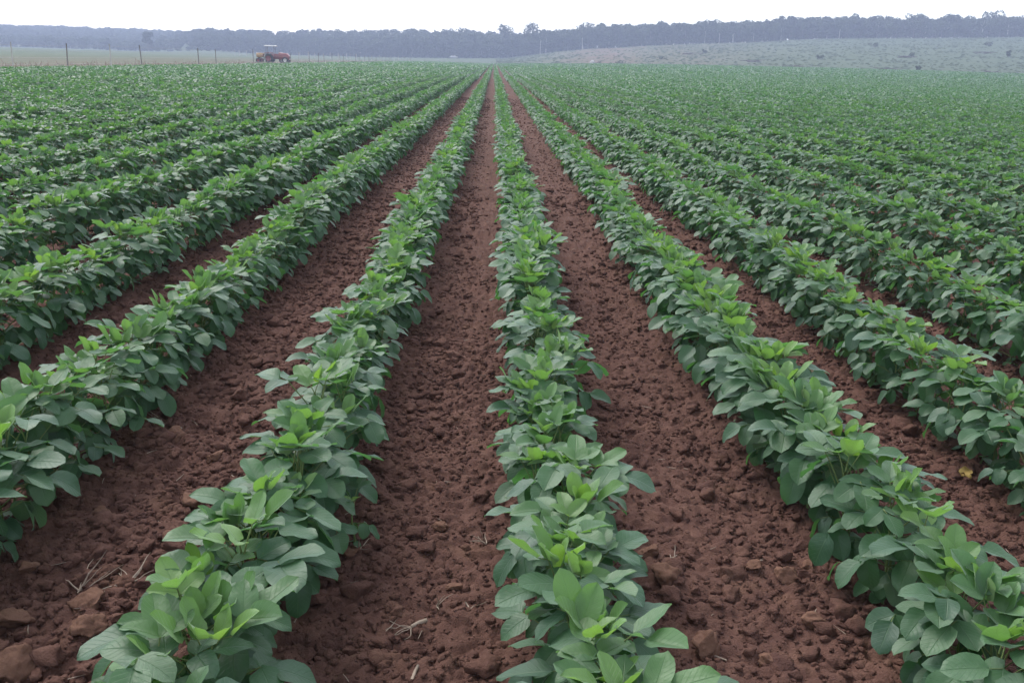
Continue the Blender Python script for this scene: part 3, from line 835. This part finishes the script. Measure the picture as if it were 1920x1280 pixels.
# ------------------------------------------------------------------ clearing: scrub, brush, boulders
def clearing():
    mb = MB(); rr = np.random.default_rng(15); n = 14000
    a = rr.uniform(ang(930), .74, n); t = rr.random(n) ** .8
    ye = soy_end(a * 230) + 3; fy = forest_y(a); y = ye + (fy - ye) * t; x = a * y
    cl = vnoise(x * .12, y * .12, 55); bare = np.exp(-((a - ang(1130)) / .055) ** 2)
    k = (rr.random(n) < (.25 + cl) * (1 - .75 * bare)); x, y = x[k], y[k]; n = len(x)
    z = terrain(x, y); C = np.stack([x, y, z + rr.uniform(.0, .24, n)], -1)
    s = rr.uniform(.2, .8, n); az = rr.normal(0, .5, n)
    A = np.stack([np.cos(az), np.sin(az), rr.normal(0, .12, n)], -1); B = np.stack([-np.sin(az) * .5, np.cos(az) * .5, rr.uniform(.25, .8, n)], -1)
    V = np.stack([C + A * (p * s)[:, None] + B * (q * s * .6)[:, None] for p, q in ((-1, -.5), (.4, -.7), (1, .3), (-.2, .8))], 1)
    mb.add(V, np.arange(4 * n).reshape(-1, 4), rnd=np.repeat(rr.random(n), 4))
    tag(mb.build("clearing_scrub", M['scrub']), "rough low scrub and weeds covering the cleared slope before the forest", "scrub", kind='stuff')
    mb = MB(); n = 9000
    x = LEFT_EDGE - .8 - rr.exponential(2.6, n); y = 28 + 260 * rr.random(n) ** 1.3; z = terrain(x, y)
    s = rr.uniform(.10, .38, n); az = rr.uniform(0, 6.28, n); ln = rr.normal(0, .3, (n, 2))
    A = np.stack([np.cos(az) * .03, np.sin(az) * .03, az * 0], -1); U = np.stack([ln[:, 0], ln[:, 1], az * 0 + 1], -1)
    C = np.stack([x, y, z], -1)
    V = np.stack([C - A, C + A, C + A * .4 + U * s[:, None], C - A * .4 + U * s[:, None]], 1)
    mb.add(V, np.arange(4 * n).reshape(-1, 4), rnd=np.repeat(rr.random(n), 4))
    tag(mb.build("fence_grass", M['straw']), "thin dry grass along the wire fence", "dry grass", kind='stuff')
clearing()
def place(qx, qy, dmin=None):
    """walk along the ray of a picture point until it meets the terrain"""
    d = ray(qx, qy); t = 20.0
    while t < 900:
        p = Vector((0, 0, CAM_H)) + d * t
        if p.z <= float(terrain(p.x, p.y)) and (dmin is None or p.y > dmin): return p.x, p.y, float(terrain(p.x, p.y))
        t += .5
    return d.x * 300, d.y * 300, 0.0
def on_edge(qx, extra=3.0):
    a = ang(qx); y = 230.0
    for _ in range(8): y = float(soy_end(a * y)) + extra
    return a * y, y, float(terrain(a * y, y))
def shrub(qx, pos, h, w, label, cat="shrub", grp="shrubs on the cleared slope"):
    root = empty("shrub", pos); rr = np.random.default_rng(int(qx)); tr, cr = MB(), MB(); lobes = []
    for k in range(6):
        e = np.array([rr.normal(0, w * .22), rr.normal(0, w * .22), h * rr.uniform(.3, .8)])
        tr.tube([[0, 0, -.1], e * np.array([.4, .4, .6]), e], [.05, .035, .015], 4); lobes.append([*e, w * .26])
    crown_quads(cr, lobes, 150, .16 * max(h, 1), rr)
    tr.build("stems", M['bark'], root); cr.build("foliage", M['shrub'], root)
    tag(root, label, cat, grp)
for qx, qy, h, w, lab in [
    (1720, None, 1.4, 1.2, "dark cone-shaped shrub at the field edge on the right"),
    (1709, 108, 1.3, 2.4, "dark low shrub halfway up the cleared slope above the cone-shaped one"),
    (1638, 89, 1.6, 2.6, "paired dark shrub high on the slope under the forest edge"),
    (1535, 112, 1.2, 1.8, "small round shrub left of centre on the cleared slope"),
    (1890, 108, 2.2, 1.4, "upright shrub near the right picture edge on the slope"),
    (1855, 88, 1.6, 2.4, "shrub just below the forest at the far right"),
    (1240, 112, 1.0, 2.6, "low bushy clump at the lower end of the reddish slope"),
    (1322, 100, 1.2, 1.5, "small dark shrub on the slope right of the reddish patch"),
    (1160, None, .9, 3.0, "flat bush at the field edge right of the pale boulder")]:
    shrub(qx, on_edge(qx) if qy is None else place(qx, qy, 190), h, w, lab)
def brush(qx, pos, w, label):
    root = empty("brush_pile", pos, random.uniform(-.2, .2)); rr = random.Random(qx)
    for k in range(9):
        mb = MB(); L = w * rr.uniform(.4, .9); a = rr.uniform(-.35, .35) + (math.pi if rr.random() < .5 else 0); x0 = rr.uniform(-.3, .3) * w; z0 = rr.uniform(.1, .45)
        d = np.array([math.cos(a), math.sin(a), rr.uniform(-.12, .18)]) * L / 2; c = np.array([x0, rr.uniform(-.4, .4), z0])
        mb.tube([c - d, c + np.array([0, 0, .06]), c + d], [.13, .11, .06], 6); mb.build("log", M['dead'], root)
    tag(root, label, "brush pile", "felled brush on the cleared slope")
for qx, qy, w, lab in [
    (1495, None, 5.5, "dark felled log pile at the field edge, leftmost of the brush"),
    (1668, None, 6.0, "long low heap of dead brush at the field edge left of the cone-shaped shrub"),
    (1858, None, 6.5, "dark brush heap at the field edge near the right picture edge"),
    (1700, 109, 5.0, "grey brush line halfway up the cleared slope"),
    (1845, 101, 6.0, "grey brush line high on the slope at the right"),
    (1410, 117, 7.0, "thin grey line of felled brush low on the slope before the white trunk"),
    (1300, 103, 6.0, "brush line crossing the upper end of the reddish patch")]:
    brush(qx, on_edge(qx, 4) if qy is None else place(qx, qy, 190), w, lab)
for qx, w, h, sd, mt, lab in [(1111, 2.0, 1.35, 3, 'rock', "pale grey boulder at the far edge of the field below the reddish slope"), (1122, 1.5, 1.2, 6, 'dead', "dark stump-like boulder leaning on the pale one at the field edge")]:
    x, y, z = on_edge(qx, 2.5); V, T = clod_shape(sd, 4, .3); mb = MB(); mb.add(V * np.array([w / 2, w / 2, h]), None, T)
    o = mb.build("boulder", M[mt]); o.location = (x, y, z + .3 * h); tag(o, lab, "boulder", "boulders at the field's edge")

# ------------------------------------------------------------------ fences
def fence(name, posts, h, r, mt, label, wires=(.35, .7, 1.05, 1.35), every=1, lean=.04):
    root = empty(name, (*posts[0], float(terrain(*posts[0])))); o0 = np.array(root.location); rr = random.Random(len(posts))
    tops = []
    for k, (x, y) in enumerate(posts):
        mb = MB(); z = float(terrain(x, y)); p = np.array([x, y, z]) - o0; hh = h * rr.uniform(.92, 1.1)
        l = np.array([rr.uniform(-lean, lean) * hh, rr.uniform(-lean, lean) * hh, hh])
        q = r * rr.uniform(.85, 1.25)
        mb.tube([p - np.array([0, 0, .2]), p + l * .35 + np.array([rr.uniform(-.02, .02), 0, 0]), p + l * .7, p + l], [q * 1.1, q, q * .95, q * .8], 7)
        mb.build("post", M['palewood' if (mt == 'wood' and k % 7 in (2, 4)) else mt], root); tops.append((p, l))
    for w in wires:
        mb = MB(); mb.tube([p + l * (w / h) for p, l in tops], .006, 3); mb.build("wire", M['wire'], root)
    tag(root, label, "fence")
FX = -25.0
fence("wire_fence", [(FX + .15 * math.sin(k * 2.1), FX / ang(123) - 18.15 + 6.05 * k) for k in range(42) if k not in (6, 9, 12)], 1.5, .036, 'wood', "long wire fence of dark and bleached leaning posts along the field's left side")
a0 = ang(448)
fence("far_fence", [(ang(q) * 330, 330 + .0 * q) for q in (440, 449, 462, 476, 562, 578, 590, 606, 619, 634, 650, 668)], 2.0, .10, 'palewood', "far fence of pale posts crossing the pale field before the forest", (.5, 1.0, 1.5))

# ------------------------------------------------------------------ red tractor
def paint(name, c, rough=.45):
    t = NT(name); n = t.noise(3, 4, .6, t.obj()); d = t.n("SeparateXYZ"); t.t.links.new(t.obj(), d.inputs[0])
    return t.done(t.bsdf(t.mix(t.math('MULTIPLY', n, .5), c, (.14, .085, .065)), rough, .4))
M['red'] = paint("red_paint", (.27, .060, .062)); M['yellow'] = paint("yellow_paint", (.52, .33, .15)); M['roof'] = paint("canopy_paint", (.72, .72, .70))
M['tyre'] = mat_simple("tyre_rubber", (.022, .022, .022), (.05, .045, .04), 8, .9, .2); M['rim'] = paint("rim_paint", (.78, .77, .74)); M['iron'] = mat_simple("grey_iron", (.10, .10, .10), (.20, .19, .18), 6, .6, .4)
def wheel(root, x, y, R, wd, rim='rim'):
    ty = MB(); n = 28; prof = [(R * .58, -.5), (R * .9, -.52), (R, -.36), (R * 1.02, 0), (R, .36), (R * .9, .52), (R * .58, .5)]
    th = np.linspace(0, 2 * np.pi, n, endpoint=False)
    V = np.array([[[x + r * math.cos(t) * (1 + (.03 if (j % 2 and 1 < i < 5) else 0)), y + k * wd, R + r * math.sin(t)] for i, (r, k) in enumerate(prof)] for j, t in enumerate(th)])
    m = len(prof); q = [[j * m + i, j * m + i + 1, ((j + 1) % n) * m + i + 1, ((j + 1) % n) * m + i] for j in range(n) for i in range(m - 1)]
    ty.add(V.reshape(-1, 3), q)

    hub = MB(); hub.tube([[x, y - wd * .42, R], [x, y - wd * .25, R], [x, y + wd * .42, R]], [R * .60, R * .60, R * .60], 20)
    hub.tube([[x, y - wd * .6, R], [x, y - wd * .3, R]], [R * .16, R * .2], 12)
    t = ty.build("wheel", M['tyre'], root); hub.build("rim", M[rim], t)
def loft(mb, secs):
    """closed shell through rectangular sections (x, half width, z low, z high) with bevelled top edges"""
    V = []
    for x, hw, z0, z1 in secs:
        b = min(.12, hw * .4)
        V += [[x, -hw, z0], [x, -hw, z1 - b], [x, -hw + b, z1], [x, hw - b, z1], [x, hw, z1 - b], [x, hw, z0]]
    n = len(secs); q = [[k * 6 + i, k * 6 + (i + 1) % 6, (k + 1) * 6 + (i + 1) % 6, (k + 1) * 6 + i] for k in range(n - 1) for i in range(6)]
    mb.add(V, q + [[0, 1, 4, 5], [1, 2, 3, 4], [(n - 1) * 6 + 5, (n - 1) * 6 + 4, (n - 1) * 6 + 1, (n - 1) * 6], [(n - 1) * 6 + 4, (n - 1) * 6 + 3, (n - 1) * 6 + 2, (n - 1) * 6 + 1]])
def tractor():
    y = 132.0; x = ang(513) * y; K = .76
    root = empty("red_tractor", (x, y, float(terrain(x, y))), .0); root.scale = (K, K, K)
    b = MB(); loft(b, [(-.5, .42, .75, 1.45), (.2, .44, .7, 1.62), (1.2, .42, .7, 1.62), (1.95, .36, .75, 1.50), (2.1, .30, .8, 1.30)]); b.build("hood", M['red'], root, False)
    b = MB(); loft(b, [(-1.15, .5, .6, 1.1), (-.4, .5, .6, 1.15), (.2, .4, .55, 1.0)]); b.build("chassis", M['iron'], root, False)
    for s in (-1, 1):
        b = MB(); th = np.linspace(.15, 2.9, 12); P0 = [[-.75 + .98 * math.cos(t), s * .82, .85 + .98 * math.sin(t)] for t in th]
        V = [[p[0], p[1] + k, p[2] + h] for p in P0 for k, h in ((-.26, 0), (.26, 0), (.26, .05), (-.26, .05))]
        b.add(V, [[j * 4 + i, j * 4 + (i + 1) % 4, j * 4 + 4 + (i + 1) % 4, j * 4 + 4 + i] for j in range(11) for i in range(4)]); b.build("fender", M['red'], root, False)
        wheel(root, -.75, s * .85, .80, .45, 'red'); wheel(root, 1.65, s * .72, .52, .30)
        for px_ in (-1.25, .15):
            b = MB(); b.tube([[px_, s * .55, 1.0], [px_ + .03, s * .56, 1.8], [px_ + .05, s * .56, 2.90]], .045, 8); b.build("canopy_post", M['iron'], root)
    b = MB(); loft(b, [(-1.55, .70, 2.88, 3.00), (-1.3, .78, 2.88, 3.06), (.35, .78, 2.88, 3.06), (.6, .70, 2.88, 2.98)]); b.build("canopy", M['roof'], root, False)
    b = MB(); b.tube([[1.0, .1, 1.6], [1.0, .1, 2.1], [1.02, .1, 2.3]], [.05, .05, .04], 10); b.build("exhaust", M['iron'], root)
    st = MB(); loft(st, [(-.95, .26, 1.12, 1.28), (-.45, .26, 1.12, 1.25)]); st.box((-.98, 0, 1.45), (.12, .5, .5)); st.build("seat", M['tyre'], root, False)
    b = MB(); b.tube([[.0, 0, 1.5], [-.25, 0, 1.72]], .025, 6); th = np.linspace(0, 2 * np.pi, 17)
    b.tube([[-.27 + .07 * math.sin(t), .2 * math.cos(t), 1.74 + .17 * math.sin(t)] for t in th], .02, 6, cap=False); b.build("steering_wheel", M['tyre'], root)
    tag(root, "old red tractor with a pale flat canopy roof parked behind the wire fence", "tractor")
    # implement hitched behind, with its light hopper
    root = empty("seed_drill", (x - 2.35 * K, y + .2, float(terrain(x - 2.35, y)))); root.scale = (K, K, K)
    b = MB(); loft(b, [(-.65, .9, 1.0, 1.62), (-.55, 1.05, .95, 1.70), (.45, 1.05, .95, 1.70), (.55, .9, 1.0, 1.62)]); b.build("hopper", M['yellow'], root, False)
    b = MB(); b.box((0, -.75, .62), (1.5, .14, .16)); b.box((0, .75, .62), (1.5, .14, .16)); b.box((.9, 0, .62), (.9, .12, .12)); b.box((-.3, 0, .8), (.12, 1.4, .4)); b.build("frame", M['red'], root, False)
    wheel(root, -.25, -1.2, .42, .22, 'red'); wheel(root, -.25, 1.2, .42, .22, 'red')
    tag(root, "orange yellow seed hopper on a red frame hitched behind the tractor", "implement")
    # second machine in front: red trailer body with a white wheel
    x2 = ang(534) * y; root = empty("farm_trailer", (x2 + .05, y - .4, float(terrain(x2, y)))); root.scale = (K, K, K)
    b = MB(); loft(b, [(-.95, .75, .75, 1.70), (-.8, .85, .62, 1.85), (.45, .85, .60, 1.72), (.85, .78, .60, 1.35), (.95, .7, .62, 1.2)]); b.build("body", M['red'], root, False)
    wheel(root, .25, -.92, .55, .30); wheel(root, .25, .92, .55, .30)
    b = MB(); b.tube([[-.9, -.5, .7], [-.95, -.5, 1.6], [-.9, -.5, 2.0]], .06, 8); b.build("stake", M['palewood'], root)
    tag(root, "small dark red farm trailer with a white wheel rim in front of the tractor", "trailer")
tractor()

# small white vehicle at the forest foot
def car():
    a = ang(851); y = float(forest_y(a)) - 9; x = a * y; root = empty("parked_car", (x, y, float(terrain(x, y)) + .02), 0)
    b = MB(); loft(b, [(-2.0, .75, .40, .85), (-1.85, .84, .32, .98), (-.9, .86, .30, 1.0), (.9, .86, .30, .98), (1.75, .82, .32, .86), (2.0, .72, .42, .70)]); b.build("body", M['roof'], root, False)
    b = MB(); loft(b, [(-1.5, .70, .98, 1.10), (-1.1, .66, .98, 1.45), (.2, .66, .98, 1.45), (.85, .70, .97, 1.05)]); b.build("cabin", M['roof'], root, False)
    for s in (-1, 1):
        b = MB(); b.box((-.45, s * .685, 1.2), (1.2, .04, .26)); b.build("window", M['tyre'], root, False)
        for wx in (-1.25, 1.25): wheel(root, wx, s * .74, .32, .2)
    tag(root, "tiny white car parked at the foot of the forest left of the row ends", "car")
car()

# ------------------------------------------------------------------ haze
hz = MB(); hz.box((0, 525, 21.0), (1420, 1170, 46))
t = NT("haze_air"); v = t.n("VolumePrincipled"); v.inputs["Density"].default_value = .00125; v.inputs["Color"].default_value = (.56, .64, .86, 1); v.inputs["Anisotropy"].default_value = 0.0
t.t.links.new(v.outputs[0], t.out.inputs["Volume"])
o = hz.build("haze", t.m, None, False); tag(o, "thin bluish haze lying over the far fields and forest", "haze", kind='stuff')
